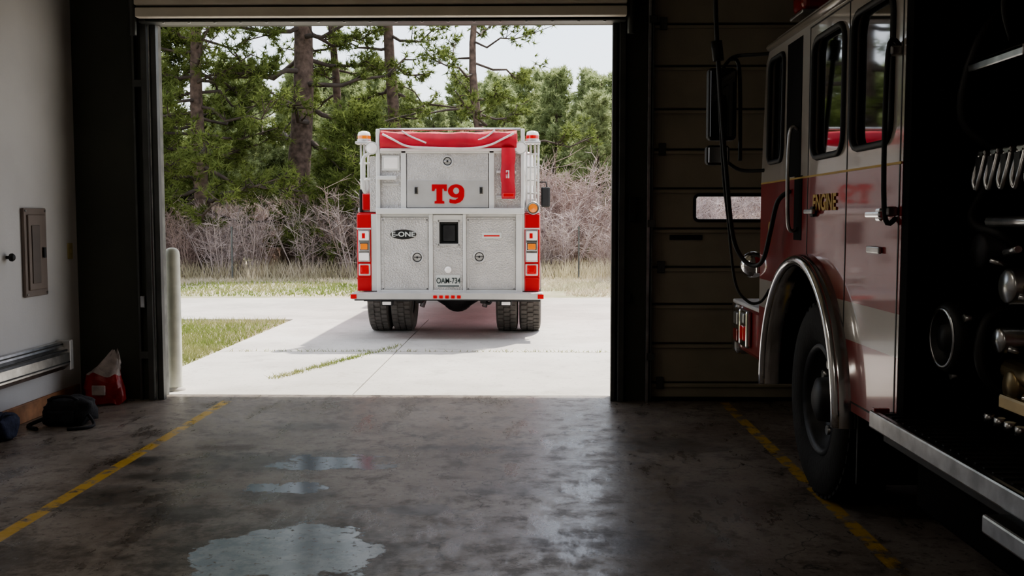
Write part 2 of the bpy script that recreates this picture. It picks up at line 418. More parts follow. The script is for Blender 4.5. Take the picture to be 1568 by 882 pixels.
b.tube(smoothpts([(-3.56, 7.2, .06), (-3.66, 7.1, .015), (-3.55, 7.0, .012)]), .015, 'fabric', 6)
b.box((-3.53, 7.10, .03), (-3.33, 7.135, .12), 'fabric', .015)
b.done()
b = cloth_blob('cloth_bag', (-3.65, 6.70, .09), (.09, .12, .09), 'navy', 5)
b.tube(smoothpts([(-3.6, 6.60, .15), (-3.58, 6.62, .19), (-3.58, 6.74, .17)]), .01, 'navy', 6); b.done()
# sack : plump pillow-shaped body with crumpled open top
b = B('sack_of_absorbent')
rings = []; nseg = 40
prof_s = [(0.004, .125, .075, 0), (.02, .15, .095, 0), (.07, .155, .105, -.005), (.14, .15, .105, -.008), (.20, .14, .10, -.005), (.25, .125, .085, .0), (.285, .105, .065, .02), (.32, .085, .045, .045), (.36, .062, .03, .065), (.40, .045, .018, .08), (.435, .022, .008, .09)]
for k, (z, rx, ry, ox) in enumerate(prof_s):
    for i in range(nseg):
        a = 2*math.pi*i/nseg; w = 1+.06*math.sin(3*a+k*.7)+.05*math.sin(7*a+1.7*k)+.03*math.sin(11*a-k)
        f = lambda t: math.copysign(abs(t)**.75, t)
        rings.append((-3.50+ox+rx*w*f(math.cos(a)), 8.05+ry*w*f(math.sin(a)), z+(.014*math.sin(5*a+k)+.01*math.sin(2*a) if k else 0)))
for k in range(len(prof_s)-1):
    m_ = 'sackw' if k >= 5 else 'sackr'
    base = [rings[k*nseg+i] for i in range(nseg)]+[rings[(k+1)*nseg+i] for i in range(nseg)]
    b.add(base, [[i, (i+1) % nseg, (i+1) % nseg+nseg, i+nseg] for i in range(nseg)], m_, True)
b.box((-3.56, 7.925, .09), (-3.45, 7.94, .17), 'sackw', .006)
b.done()
# added fill lights shaped as ceiling fixtures, to brighten the left wall
for x, y, e in ((-2.6, 4.6, 16), (-2.6, -.5, 15)):
    b = B('added_fill_fixture')
    b.box((x-.15, y-.6, 4.18), (x+.15, y+.6, 4.25), 'alum', .01)
    for k in (-.07, .07): b.cyl((x+k, y-.56, 4.15), (x+k, y+.56, 4.15), .018, 'tube', 10)
    o = b.done()
    l = bpy.data.lights.new('fill_light', 'AREA'); l.shape = 'RECTANGLE'; l.size = .3; l.size_y = 1.2; l.energy = e; l.color = (1, .90, .78)
    lo_ = bpy.data.objects.new('fill_light', l); lo_.location = (x, y, 4.10); lo_.parent = o; COL.objects.link(lo_)

# ------------------------------------------------------------------ exterior ground
def ground_mat():
    m, nt, b_ = newmat('grassy_ground'); q = NT(nt)
    g = q.N.new('ShaderNodeNewGeometry'); P = g.outputs['Position']
    c = q.mix(q.ss(q.noise(P, .35, 6, .65), .42, .6), (.48, .42, .32), (.26, .28, .14))
    c = q.mix(q.m('MULTIPLY', q.noise(P, 8, 5, .7), .5), c, (.28, .24, .18))
    q.L.new(c, b_.inputs['Base Color']); b_.inputs['Roughness'].default_value = .95
    return m
def apron_mat(name, c0, c1):
    m, nt, b_ = newmat(name); q = NT(nt)
    g = q.N.new('ShaderNodeNewGeometry'); P = g.outputs['Position']
    c = q.mix(q.ss(q.noise(P, .7, 6, .65), .35, .65), c0, c1)
    c = q.mix(q.m('MULTIPLY', q.ss(q.noise(P, 22, 4, .6), .6, .68), .45), c, (.2, .19, .17))
    c = q.mix(q.m('MULTIPLY', q.ss(q.noise(P, 2.5, 6, .7), .55, .65), .3), c, (.30, .28, .25))
    q.L.new(c, b_.inputs['Base Color']); b_.inputs['Roughness'].default_value = .85
    return m
mt['ground'] = ground_mat(); mt['apron'] = apron_mat('pale_concrete', (.50, .475, .44), (.62, .595, .555)); mt['road'] = apron_mat('pale_gravel_road', (.43, .405, .37), (.53, .50, .46))  # apron and road keep the pale tones of concrete and gravel
b = B('ground'); b.box((-80, 8.5, -.3), (70, 140, -.03), 'ground'); b.done()
b = B('concrete_apron')
for x0, x1 in ((-3.6, -1.55), (-1.54, 2.3), (2.31, 7)):
    for y0, y1 in ((8.502, 11.3), (11.315, 15.0)): b.box((x0, y0, -.12), (x1, y1, -.001), 'apron', .004)
b.done()
b = B('gravel_road'); b.plate([(-60, 15.6), (-20, 15.5), (-9, 15.1), (-3.6, 15.01), (7, 15.01), (30, 15.5), (50, 15.5), (50, 20.2), (8, 19.4), (-6, 19.1), (-14, 18.2), (-60, 19)], [], 'Z', -.06, -.008, 'road'); b.done()

def rawmesh(name, V, F, mats, mi=None, link=True):
    me = bpy.data.meshes.new(name); V = np.asarray(V, dtype=np.float32)
    me.vertices.add(len(V)); me.vertices.foreach_set('co', V.ravel())
    tot = [len(f) for f in F]; 
    me.loops.add(sum(tot)); me.loops.foreach_set('vertex_index', np.concatenate([np.asarray(f) for f in F]) if F else [])
    me.polygons.add(len(F)); me.polygons.foreach_set('loop_start', np.cumsum([0]+tot[:-1]))
    me.polygons.foreach_set('loop_total', tot)
    for m in mats: me.materials.append(mt[m])
    if mi is not None: me.polygons.foreach_set('material_index', mi)
    me.update(calc_edges=True); me.validate()
    return me
def blades(name, sets, seed):
    """sets: list of (points, height, half width, material, lean)"""
    r = np.random.default_rng(seed); Vs = []; mi = []; mats = []
    for k, (pts, h, w, mat, lean) in enumerate(sets):
        n = len(pts); P = np.asarray(pts, float)
        a = r.uniform(0, 2*np.pi, n); hh = h*r.uniform(.5, 1.3, n)
        d = np.c_[np.cos(a), np.sin(a), np.zeros(n)]*w
        tip = P+np.c_[r.normal(0, lean, n)*hh, r.normal(0, lean, n)*hh, hh]
        Vs.append(np.stack([P-d, P+d, tip], 1).reshape(-1, 3)); mi += [k]*n; mats.append(mat)
    V = np.concatenate(Vs); F = np.arange(len(V)).reshape(-1, 3).tolist()
    me = rawmesh(name, V, F, mats, mi); o = bpy.data.objects.new(name, me); COL.objects.link(o); return o
R = np.random.default_rng(3)
n = 26000
p = np.c_[-3.66-np.abs(R.normal(0, 2.2, n)), R.uniform(8.7, 14.9, n), np.full(n, -.03)]
k = R.uniform(0, 1, n) < .25+.25*np.sin(p[:, 0]*1.7+p[:, 1])
blades('lawn_grass', [(p[~k], .08, .006, 'grassg', .4), (p[k], .06, .006, 'grassd', .4)], 1)
n = 34000
p = np.c_[R.uniform(-18, 9, n), R.uniform(19.7, 27.5, n), np.full(n, -.03)]
p = p[~((p[:, 1] < 21.2) & (p[:, 0] > -2.8) & (p[:, 0] < .7))]
k = (np.sin(p[:, 0]*.5+1)+np.sin(p[:, 1]*.9+p[:, 0]*.3)) > -.1
k |= p[:, 1] > 25.2
h_ = p[:, 1] > 25
blades('meadow_grass', [(p[k & h_], .45, .012, 'grassd', .35), (p[k & ~h_], .11, .014, 'grassd', .6), (p[~k], .08, .012, 'grassg', .4)], 2)
# weeds in the slab joints
def along(a, b_, n, s):
    t = R.uniform(0, 1, n)[:, None]; q = np.array(a)+(np.array(b_)-np.array(a))*t
    return np.c_[q+R.normal(0, s, (n, 2)), np.zeros(n)]
n1 = along((-3.5, 11.31), (2, 11.31), 320, .02); n2 = along((-2.45, 9.35), (-1.9, 10.9), 600, .035); n3 = along((-1.9, 10.9), (-1.55, 11.9), 120, .03)
blades('joint_weeds', [(np.r_[n1, n2, n3], .035, .005, 'grassg', .8)], 4)

# ------------------------------------------------------------------ vegetation
class Veg:
    def __init__(s, seed): s.r = np.random.default_rng(seed); s.V = []; s.F = []; s.mi = []; s.n = 0
    def tube(s, pts, rad, seg, mi):
        pts = np.asarray(pts, float); n = len(pts); t = np.gradient(pts, axis=0); t /= np.linalg.norm(t, axis=1)[:, None]+1e-9
        ref = np.array([.3, .2, 1.0]) if abs(t[0][2]) < .8 else np.array([1., .1, 0])
        u = np.cross(t, ref); u /= np.linalg.norm(u, axis=1)[:, None]+1e-9; w = np.cross(t, u)
        a = np.arange(seg)*2*np.pi/seg
        V = pts[:, None]+(u[:, None]*np.cos(a)[None, :, None]+w[:, None]*np.sin(a)[None, :, None])*np.asarray(rad)[:, None, None]
        o = s.n; s.V.append(V.reshape(-1, 3)); s.n += n*seg
        for i in range(n-1):
            for k in range(seg):
                k2 = (k+1) % seg; s.F.append([o+i*seg+k, o+i*seg+k2, o+(i+1)*seg+k2, o+(i+1)*seg+k]); s.mi.append(mi)
    def needles(s, C, D, m, ln, w, mi):
        C = np.repeat(C, m, 0); D = np.repeat(D, m, 0); n = len(C)
        d = s.r.normal(0, 1, (n, 3))+D*.9; d /= np.linalg.norm(d, axis=1)[:, None]
        pr = np.cross(d, s.r.normal(0, 1, (n, 3))); pr /= np.linalg.norm(pr, axis=1)[:, None]
        L = (ln*s.r.uniform(.6, 1.2, n))[:, None]
        V = np.stack([C-pr*w, C+pr*w, C+d*L], 1).reshape(-1, 3)
        s.V.append(V); s.F += (np.arange(3*n)+s.n).reshape(-1, 3).tolist(); s.mi += [mi]*n; s.n += 3*n
    def mesh(s, name, mats): return rawmesh(name, np.concatenate(s.V), s.F, mats, s.mi)
def pine(name, H, r0, hb, L, nb, seed, need='needle', tw=9, m=13, ln=.2, w=.016, lean=0, wob=.15, conic=.5, ped=.25):
    v = Veg(seed); r = v.r
    zz = np.linspace(-.1, H, 14); tr = np.c_[lean*zz/H*2+wob*np.sin(zz*.5+seed), wob*np.cos(zz*.43+seed*2), zz]
    tr[0, :2] = tr[1, :2]
    off = tr[0].copy(); tr[:, 0] -= off[0]; tr[:, 1] -= off[1]
    rad = r0*(1-.85*zz/H); rad[0] *= 1.25; v.tube(tr, rad, 12, 0)
    Cs = []; Ds = []
    for i in range(nb):
        t = (i+r.uniform(0, 1))/nb; z = hb+(H-hb)*t
        p = np.array([np.interp(z, zz, tr[:, 0]), np.interp(z, zz, tr[:, 1]), z])
        az = i*2.4+r.uniform(-.5, .5); l = L*(1-t)**conic*r.uniform(.6, 1.15)+.3
        el = -.25+.9*t+r.uniform(-.25, .3)
        k = np.linspace(0, 1, 6); bend = r.uniform(-.25, .3)
        hx = np.cos(az+bend*k*2); hy = np.sin(az+bend*k*2)
        q = p+np.c_[hx*l*k, hy*l*k, l*(k*np.tan(el)*.8-.35*k+.45*k*k)]
        q[1:] += r.normal(0, .035*l, (5, 3))
        br = max(.012, r0*.22*(1-t)+.012); v.tube(q, br*(1-.75*k), 5, 1)
        for j in range(tw):
            tt = r.uniform(ped, 1.0); base = np.array([np.interp(tt, k, q[:, c]) for c in range(3)])
            a2 = az+r.choice([-1, 1])*r.uniform(.3, 1.2); l2 = r.uniform(.25, .6)*(.4+.25*l)
            d = np.array([np.cos(a2), np.sin(a2), r.uniform(-.3, 1.0)])*l2
            e = base+d; v.tube(np.array([base, base+d*.5+[0, 0, -.03], e]), [br*.35, br*.28, .006], 3, 1)
            du = d/np.linalg.norm(d)
            for f in (1.0, .8, .6):
                Cs.append(base+d*f+r.normal(0, .05, 3)); Ds.append(du)
                Cs.append(base+d*f+r.normal(0, .10, 3)); Ds.append(du)
        Cs.append(q[-1]); Ds.append(np.array([hx[-1], hy[-1], .5]))
    v.needles(np.array(Cs), np.array(Ds), m, ln, w, 2)
    return v.mesh(name, ['bark', 'twig', need])
def place(name, me, x, y, s=1, rz=0, parent=None, z=-.03, sz=None):
    o = bpy.data.objects.new(name, me); o.location = (x, y, z); o.scale = (s, s, sz or s); o.rotation_euler = (0, 0, rz)
    if parent: o.parent = parent
    COL.objects.link(o); return o
place('pine_tree', pine('pine_tree_a', 18, .40, 4.0, 3.2, 52, 11), -7.0, 29.5)
place('pine_tree', pine('pine_tree_b', 16, .17, 5.0, 1.6, 28, 12), -6.2, 31.5)
place('pine_tree', pine('pine_tree_c', 17, .24, 5.2, 2.0, 30, 13), -4.2, 31.5)
place('pine_tree', pine('pine_tree_d', 11, .2, 3.4, 3.0, 24, 14, wob=.4, lean=.1, ped=.45), -1.05, 29.0)
place('pine_tree', pine('pine_tree_e', 13, .24, 1.5, 2.9, 100, 15, tw=12, m=14), -8.8, 26.8)
place('pine_tree', pine('pine_tree_f', 6.9, .17, 1.2, 2.4, 56, 16, tw=12, m=14), -10.9, 28.5)
place('pine_tree', pine('pine_tree_h', 4.2, .07, .5, 1.1, 46, 17, tw=8), -4.9, 27.0)
place('pine_tree', pine('pine_tree_g', 13, .2, 3.5, 2.4, 40, 18), 6.4, 31)
forest = bpy.data.objects.new('pine_forest', None); COL.objects.link(forest)
bgm = [pine('young_pine_%d' % i, 8.0, .13, .4, 1.9, 70, 30+i, need='needle2', tw=8, m=12, ln=.22, w=.022, conic=.85) for i in range(3)]
rnd = random.Random(5)
for i in range(150):
    y = rnd.uniform(35.5, 60); x = rnd.uniform(-34, 20)
    place('young_pine', bgm[i % 3], x, y, rnd.uniform(.70, 1.08)*(y/45)**.6, rnd.uniform(0, 6), forest)
def shrub(name, seed, H, mats, ns=34):
    v = Veg(seed); r = v.r
    for i in range(ns):
        a = r.uniform(0, 6.28); rr_ = r.uniform(0, .5); tilt = r.uniform(.05, .55); h = H*r.uniform(.55, 1.05)
        k = np.linspace(0, 1, 5); p0 = np.array([np.cos(a)*rr_, np.sin(a)*rr_, 0])
        q = p0+np.c_[np.cos(a)*tilt*h*k, np.sin(a)*tilt*h*k, h*k]+r.normal(0, .05, (5, 3))*k[:, None]*H*.6
        v.tube(q, .018*(1-.7*k), 3, 0)
        for j in range(13):
            t = r.uniform(.25, 1); b0 = np.array([np.interp(t, k, q[:, c]) for c in range(3)])
            d = r.normal(0, 1, 3)*[1, 1, .6]+[0, 0, .9]; d *= r.uniform(.2, .55)*H*.3
            q2 = np.array([b0, b0+d*.5+r.normal(0, .03, 3), b0+d]); v.tube(q2, [.008, .007, .004], 3, 0)
            for l in range(2):
                d2 = r.normal(0, 1, 3)*.12+d*.35; v.tube(np.array([q2[1], q2[1]+d2]), [.006, .003], 3, 0)
    return v.mesh(name, mats)
thicket = bpy.data.objects.new('bare_shrub_thicket', None); COL.objects.link(thicket)
sh = [shrub('shrub_%d' % i, 50+i, 2.4, ['twigp' if i < 2 else 'twigd']) for i in range(4)]
for i in range(170):
    y = rnd.uniform(25.8, 34.5); x = rnd.uniform(-22, 14)
    if x > -1.5:
        s = rnd.uniform(.8, 1.3) if y > 28 else rnd.uniform(.5, .9)
    elif x > -6: s = rnd.uniform(.6, .95)
    else: s = rnd.uniform(.5, .85)
    place('shrub', sh[i % 4], x, y, s, rnd.uniform(0, 6), thicket)
for x in (-7.55, 1.2):
    b = B('fence_post'); b.box((x-.02, 25.0, -.05), (x+.02, 25.04, 1.3), 'steel', .004); b.box((x-.028, 24.99, 1.28), (x+.028, 25.05, 1.32), 'steel', .004); b.done()
# bollard
b = B('bollard'); b.lathe([(.066, 0), (.066, 1.20), (.06, 1.235), (.045, 1.255), (.02, 1.265), (.001, 1.267)], (-3.165, 8.72, 0), (0, 0, 1), 'bollard', 28)
b.lathe([(.09, .0), (.09, .012), (.068, .03)], (-3.165, 8.72, 0), (0, 0, 1), 'apron', 28); b.done()

# ------------------------------------------------------------------ tanker truck outside (rear view)
CX, FY = -1.04, 12.6
def U(px): return CX+(px-687)/121
def Zp(py): return 1.52+(335-py)/121
T = B('fire_tanker_truck')
def tb(x0, y0, x1, y1, d0, d1, mat, bev=.008): T.box((U(x0), FY-d1, Zp(y1)), (U(x1), FY-d0, Zp(y0)), mat, bev)
# main body
T.box((U(546), FY+.02, .62), (U(827), 18.2, 1.6), 'red', .02)
T.box((U(582), FY+.02, 1.6), (U(803), 18.2, 2.36), 'white', .02)
T.box((U(546), FY+.10, 1.60), (U(582), 18.0, 1.66), 'alum', .01); T.box((U(803), FY+.10, 1.60), (U(827), 18.0, 1.66), 'alum', .01)
# cab in front
T.box((U(556), 18.3, .7), (U(818), 20.6, 2.75), 'white', .12, seg=4); T.box((U(556)-.005, 18.6, 1.75), (U(818)+.005, 20.2, 2.4), 'glass', .02)
T.box((U(556), 20.6, .55), (U(818), 21.0, 1.0), 'chromed', .03)
# frame members (rear face)
tb(568, 328, 803, 446, 0, .012, 'white')
tb(583, 333, 657, 446, .012, .04, 'plate', .01); tb(714, 333, 790, 446, .012, .04, 'plate', .01)
for x0, x1 in ((577, 583), (657, 663), (709, 714), (790, 799)): tb(x0, 328, x1, 448, .01, .055, 'white')
tb(577, 319, 803, 328, 0, .10, 'white', .012); tb(577, 444, 800, 449, .01, .05, 'white')
# centre column
tb(663, 375, 709, 446, .01, .035, 'plate'); tb(663, 329, 709, 340, .01, .04, 'white')
tb(663, 338, 671, 376, .01, .04, 'plate'); tb(704, 338, 709, 376, .01, .04, 'plate')
tb(671, 338, 704, 375, -.01, .016, 'black'); tb(674, 342, 701, 372, .0, .022, 'glass'); tb(679, 345, 697, 369, .01, .027, 'dark')
for a in ((671, 337, 704, 340), (671, 373, 704, 376), (670, 337, 673, 376), (702, 337, 705, 376)): tb(*a, .01, .048, 'alum', .003)
# upper part
tb(583, 232, 622, 320, .0, .015, 'plate'); tb(750, 232, 797, 320, .0, .015, 'plate')
tb(615, 230, 623, 320, .0, .05, 'white'); tb(749, 230, 757, 320, .0, .05, 'white'); tb(583, 229, 797, 236, .0, .05, 'white')
tb(624, 236, 748, 318, .0, .045, 'plate', .01)
tb(624, 276, 748, 318, .04, .05, 'alum', .004)
tb(577, 199, 583, 320, -.02, .06, 'white', .012); tb(797, 199, 803, 320, -.02, .06, 'white', .012)
# painted unit number T9
def poly(pts, d0, d1, mat, holes=()):
    T.plate([(U(x), Zp(y)) for x, y in pts], [[(U(x), Zp(y)) for x, y in h] for h in holes], 'Y', FY-d1, FY-d0, mat)
poly([(662, 283), (685, 283), (685, 293), (681, 293), (680, 289.5), (678, 289.5), (678, 308), (681, 308.5), (681, 312), (666, 312), (666, 308.5), (669, 308), (669, 289.5), (667, 289.5), (666, 293), (662, 293)], .05, .056, 'red')
el = lambda cx, cy, rx, ry, n=28: [(cx+rx*math.cos(2*math.pi*i/n), cy+ry*math.sin(2*math.pi*i/n)) for i in range(n)]
poly(el(699, 293, 12.5, 10.2), .05, .056, 'red', [el(699, 292.7, 4.6, 5.0)])
poly([(703.5, 297), (711.5, 293), (711.3, 301), (709, 306.5), (704.5, 310.5), (698, 312.2), (690, 311.5), (688.5, 310), (689, 305), (693, 306), (698, 306.2), (701.5, 304), (703, 301)], .05, .0572, 'red')
# small window and vents
tb(586, 239, 613, 262, .01, .035, 'white'); tb(589, 242, 610, 259, .03, .042, 'whl')
tb(579, 270, 608, 276, .03, .09, 'white')
tb(760, 262, 790, 266, .01, .04, 'white'); tb(586, 280, 612, 284, .01, .03, 'alum'); tb(760, 300, 790, 305, .01, .04, 'alum')
# door edge frames (raised lips)
for x0, x1 in ((586, 655), (716, 788)):
    for a in ((x0, 336, x1, 338), (x0, 441, x1, 443), (x0, 336, x0+2, 443), (x1-2, 336, x1, 443)): tb(*a, .03, .045, 'alum', .002)
def ring(px, py, r, d=.05):
    o = (U(px), FY-d, Zp(py))
    T.lathe([(r+.014, .012), (r+.014, -.008), (r, -.012), (r-.008, .0), (r-.015, .002), (.001, .002)], o, (0, 1, 0), 'alum', 28)
    T.lathe([(r-.006, -.003), (r-.018, -.004)], o, (0, 1, 0), 'dark', 28)
    T.box((o[0]-r*.75, o[1]-.012, o[2]-.008), (o[0]+r*.75, o[1]+.004, o[2]+.008), 'chrome', .004)
    T.lathe([(.014, -.012), (.001, -.016)], o, (0, 1, 0), 'dark', 14)
ring(686, 248, .06); ring(639, 394, .065, .045); ring(734, 393, .065, .045)
for x in (638, 737):
    tb(x-3, 286, x+3, 298, .045, .06, 'chromed', .004); tb(x-1.4, 288, x+1.4, 296, .055, .07, 'black', .003)
T.lathe([(.045, 0), (.04, -.02), (.02, -.03), (.001, -.03)], (U(686), FY-.04, Zp(413)), (0, 1, 0), 'whl', 20)
T.lathe([(.012, 0), (.01, -.02), (.001, -.02)], (U(703), FY-.035, Zp(388)), (0, 1, 0), 'chromed', 10)
# plate
tb(668, 421, 705, 439, .03, .045, 'plateb', .004); tb(670, 437, 703, 438.5, .04, .05, 'txt', .001)
# badge
def oval(px, py, rx, rz, d0, d1, mat):
    T.plate([(U(px)+rx*math.cos(a*math.pi/16), Zp(py)+rz*math.sin(a*math.pi/16)) for a in range(32)], [], 'Y', FY-d0, FY-d1, mat)
oval(618, 359, .165, .062, .04, .05, 'chrome'); oval(618, 359, .155, .053, .04, .054, 'black')
tb(738, 356, 768, 365, .04, .048, 'plateb', .003); tb(741, 360, 765, 362, .046, .052, 'redl', .001); tb(744, 366, 762, 368, .04, .046, 'alum', .001)
# red corner columns with lamp clusters
for s, x0, x1 in ((0, 546, 568), (1, 803, 826)):
    tb(x0, 328, x1, 446, -.02, .02, 'red', .01)
    xa, xb = (x0+2.5, x1-1.5) if not s else (x0+1.5, x1-2.5)
    tb(xa, 352, xb, 401, .015, .045, 'chromed', .01)
    tb(xa+1.5, 354, xb-1.5, 368, .04, .06, 'whl', .012)
    tb(xa+6, 357, xa+11, 365, .058, .066, 'redl', .006)
    tb(xa+1.5, 371, xb-1.5, 384, .04, .055, 'chrome', .01); tb(xa+3.5, 373, xb-3.5, 382, .05, .068, 'amber', .01)
    tb(xa+1.5, 387, xb-1.5, 399, .04, .06, 'whl', .012)
    tb(xa, 404, xb, 422, .012, .03, 'white', .012); tb(xa+2, 406, xb-2, 420, .025, .05, 'redl', .02); tb(xa+5, 409, xb-5, 417, .045, .055, 'redl', .01)
    tb(x0, 349, x1, 351.5, .01, .03, 'whcloth', .002)
    tb(x0, 425, x1, 427, .01, .03, 'red', .002)
# bumper / step
T.box((U(541), FY-.22, Zp(457)), (U(831), FY+.05, Zp(447)), 'alum', .012)
T.box((U(545), FY-.20, Zp(459)), (U(827), FY+.0, Zp(456)), 'dark', .004)
for x in (668, 677, 686, 695, 704): T.box((U(x)-.026, FY-.235, Zp(455.5)), (U(x)+.026, FY-.21, Zp(450.5)), 'redl', .008)
for x in (594, 775): T.box((U(x)-.075, FY-.18, Zp(467)), (U(x)+.075, FY-.08, Zp(459)), 'dark', .01); T.box((U(x)-.055, FY-.19, Zp(465.5)), (U(x)+.055, FY-.17, Zp(460.5)), 'whl', .006)
T.box((U(541)-.01, FY-.2, Zp(456)), (U(549), FY-.23, Zp(449)), 'redl', .004); T.box((U(823), FY-.2, Zp(456)), (U(831)+.01, FY-.23, Zp(449)), 'redl', .004)
# tarpaulin (rolled red cover w/ white bands)
NX = 30
def tarp(u, k):
    x = U(584)+(U(791)-U(584))*u; sag = .05*math.sin(math.pi*u)
    prof = [(.0, 2.36), (-.06, 2.40), (-.09, 2.48), (-.07, 2.57), (.0, 2.62-sag*.3), (.2, 2.63-sag*.4), (.8, 2.6)]
    dy, z = prof[k]; return (x, FY-.0+dy+.01*math.sin(u*23+k), z+.006*math.sin(u*31+k*2))
vs = [tarp(i/NX, k) for i in range(NX+1) for k in range(7)]
T.add(vs, [[i*7+k, i*7+k+1, (i+1)*7+k+1, (i+1)*7+k] for i in range(NX) for k in range(6)], 'redcloth', True)
T.box((U(584), FY+.02, 2.36), (U(791), 18.1, 2.60), 'redcloth', .04)
T.tube(smoothpts([tuple(Vector(tarp(u, 2))+Vector((0, -.01, dz))) for u, dz in ((.02, .10), (.1, .02), (.2, -.05), (.35, -.08), (.65, -.08), (.8, -.04), (.9, .03), (.98, .10))]), .013, 'whcloth', 8)
T.tube(smoothpts([tuple(Vector(tarp(u, 3))+Vector((0, -.01, dz))) for u, dz in ((.16, .05), (.22, -.02), (.34, -.10))]), .011, 'whcloth', 8)
T.tube(smoothpts([tuple(Vector(tarp(u, 3))+Vector((0, -.01, dz))) for u, dz in ((.84, .05), (.78, -.02), (.68, -.10))]), .011, 'whcloth', 8)
T.box((U(584), FY-.08, 2.365), (U(791), FY-.05, 2.40), 'whcloth', .01)
T.tube([(U(583), FY-.03, 2.64), (U(797), FY-.03, 2.64)], .016, 'chromed', 8)
# hanging red strap sleeve
vs = []
for i in range(9):
    t = i/8; z = Zp(228)-(Zp(228)-Zp(305))*t
    for k in range(5):
        vs.append((U(768)+(U(788)-U(768))*k/4+.012*math.sin(t*9), FY-.10-.03*math.sin(k/4*math.pi)-.01*math.sin(t*11+k), z))
T.add(vs, [[i*5+k, i*5+k+1, (i+1)*5+k+1, (i+1)*5+k] for i in range(8) for k in range(4)], 'redcloth', True)
tb(768, 228, 788, 304, .06, .09, 'redcloth', .02)
tb(775, 262, 780, 274, .12, .135, 'whcloth', .004); tb(770, 296, 787, 303, .09, .135, 'redl', .01)
# corner beacons, floodlights, rails
for px, m_ in ((556, 'amber'), (815, 'redl')):
    x = U(px); y = FY+.12
    T.box((x-.10, y-.1, Zp(221)), (x+.10, y+.1, Zp(217)), 'alum', .008)
    T.lathe([(.085, 0), (.088, .02), (.085, .03)], (x, y, Zp(217)), (0, 0, 1), 'alum', 24)
    T.lathe([(.08, .03), (.082, .09), (.07, .12), (.03, .135), (.001, .138)], (x, y, Zp(217)), (0, 0, 1), 'whl', 24)
    T.lathe([(.083, .035), (.084, .075)], (x, y, Zp(217)), (0, 0, 1), m_, 24)
for px, sx in ((571, -1), (797, 1)):
    o = (U(px), FY-.06, Zp(228))
    T.lathe([(.001, .10), (.05, .09), (.075, .03), (.082, 0), (.078, -.01), (.07, 0), (.001, .005)], o, (0, 1, 0), 'white', 24)
    T.lathe([(.068, -.004), (.001, -.02)], o, (0, 1, 0), 'whl', 20)
for px in (551, 556, 562):
    T.tube([(U(px), FY+.12, Zp(221)), (U(px), FY+.12, Zp(328))], .013, 'white', 8)
for py in (250, 275, 300): T.tube([(U(549), FY+.12, Zp(py)), (U(580), FY+.06, Zp(py))], .012, 'white', 8)
T.tube(smoothpts([(U(560), FY+.1, Zp(298)), (U(555), FY+.02, Zp(285)), (U(556), FY+.02, Zp(245)), (U(566), FY+.05, Zp(235))]), .022, 'white', 8)
tb(553, 296, 566, 322, -.14, -.05, 'red', .015); tb(549, 290, 553, 325, -.14, -.05, 'black', .01); tb(566, 240, 577, 325, -.10, -.02, 'plate', .01)
for px in (806, 812, 819, 824):
    T.tube([(U(px), FY+.14, Zp(218)), (U(px), FY+.14, Zp(328))], .014, 'white', 8)
for py in (236, 256, 276, 296, 316): T.tube([(U(806), FY+.14, Zp(py)), (U(824), FY+.14, Zp(py))], .012, 'alum', 8)
T.box((U(804), FY+.3, 1.7), (U(822), 17.6, 1.78), 'alum', .01); T.box((U(804), FY+.3, 2.1), (U(822), 17.6, 2.18), 'alum', .01)
T.box((U(550), FY+.3, 1.75), (U(574), 17.6, 2.05), 'alum', .02)
T.lathe([(.001, .05), (.07, .04), (.085, 0), (.07, -.012), (.06, 0), (.001, -.004)], (U(816), FY-.02, Zp(319)), (0, 1, 0), 'chromed', 24)
T.lathe([(.055, -.006), (.001, -.025)], (U(816), FY-.02, Zp(319)), (0, 1, 0), 'amber', 20)
# mirrors at the cab
T.box((.20, 19.9, 1.75), (.38, 19.98, 2.15), 'black', .03); T.tube([(.12, 20, 2.25), (.30, 19.95, 2.25), (.32, 19.95, 2.1)], .015, 'black', 6)
T.box((-2.58, 19.9, 1.75), (-2.38, 19.98, 2.2), 'black', .03); T.tube([(-2.1, 20, 2.25), (-2.48, 19.95, 2.25), (-2.5, 19.95, 2.1)], .015, 'black', 6)
# running gear
for x in (-2.03, -1.72, -.32, -.01): tyre(T, (x, 13.55, .5), .5, .285, 'dusty', side=(-1 if x < -1 else 1))
for x in (-2.0, -.05): tyre(T, (x, 19.3, .5), .5, .28, 'dusty', side=(-1 if x < -1 else 1))
T.cyl((-1.9, 13.55, .5), (-.15, 13.55, .5), .075, 'dark', 14)
T.lathe([(.001, -.22), (.12, -.2), (.21, -.1), (.23, 0), (.21, .1), (.12, .2), (.001, .22)], (CX+.04, 13.55, .48), (0, 1, 0), 'dark', 24)
T.lathe([(.10, -.28), (.2, -.12), (.2, .12), (.1, .28)], (CX+.04, 13.55, .5), (1, 0, 0), 'dark', 24)
for x in (-1.45, -.62): T.box((x-.05, 12.8, .55), (x+.05, 20.3, .8), 'dark', .01); T.box((x-.04, 12.9, .42), (x+.04, 14.3, .48), 'dark', .01); T.cyl((x, 13.2, .35), (x+.1, 13.3, .7), .035, 'chromed', 10)
T.tube(smoothpts([(-.7, 13.0, .5), (-.55, 12.9, .42), (-.5, 12.9, .5), (-.45, 13.0, .58)]), .02, 'dark', 8)
for x0, x1 in ((-2.15, -1.55), (-.5, .12)): T.box((x0, 12.72, .46), (x1, 12.76, .62), 'dark', .004)
tk = T.done()
text('E-ONE', 'badge_text', .085, (U(618), FY-.058, Zp(359)), (math.pi/2, 0, 0), 'plateb', tk, .002, .002, 1.2)
text('OAM-734', 'plate_number', .10, (U(686.5), FY-.05, Zp(430)), (math.pi/2, 0, 0), 'txt', tk, .001, .002, .75)

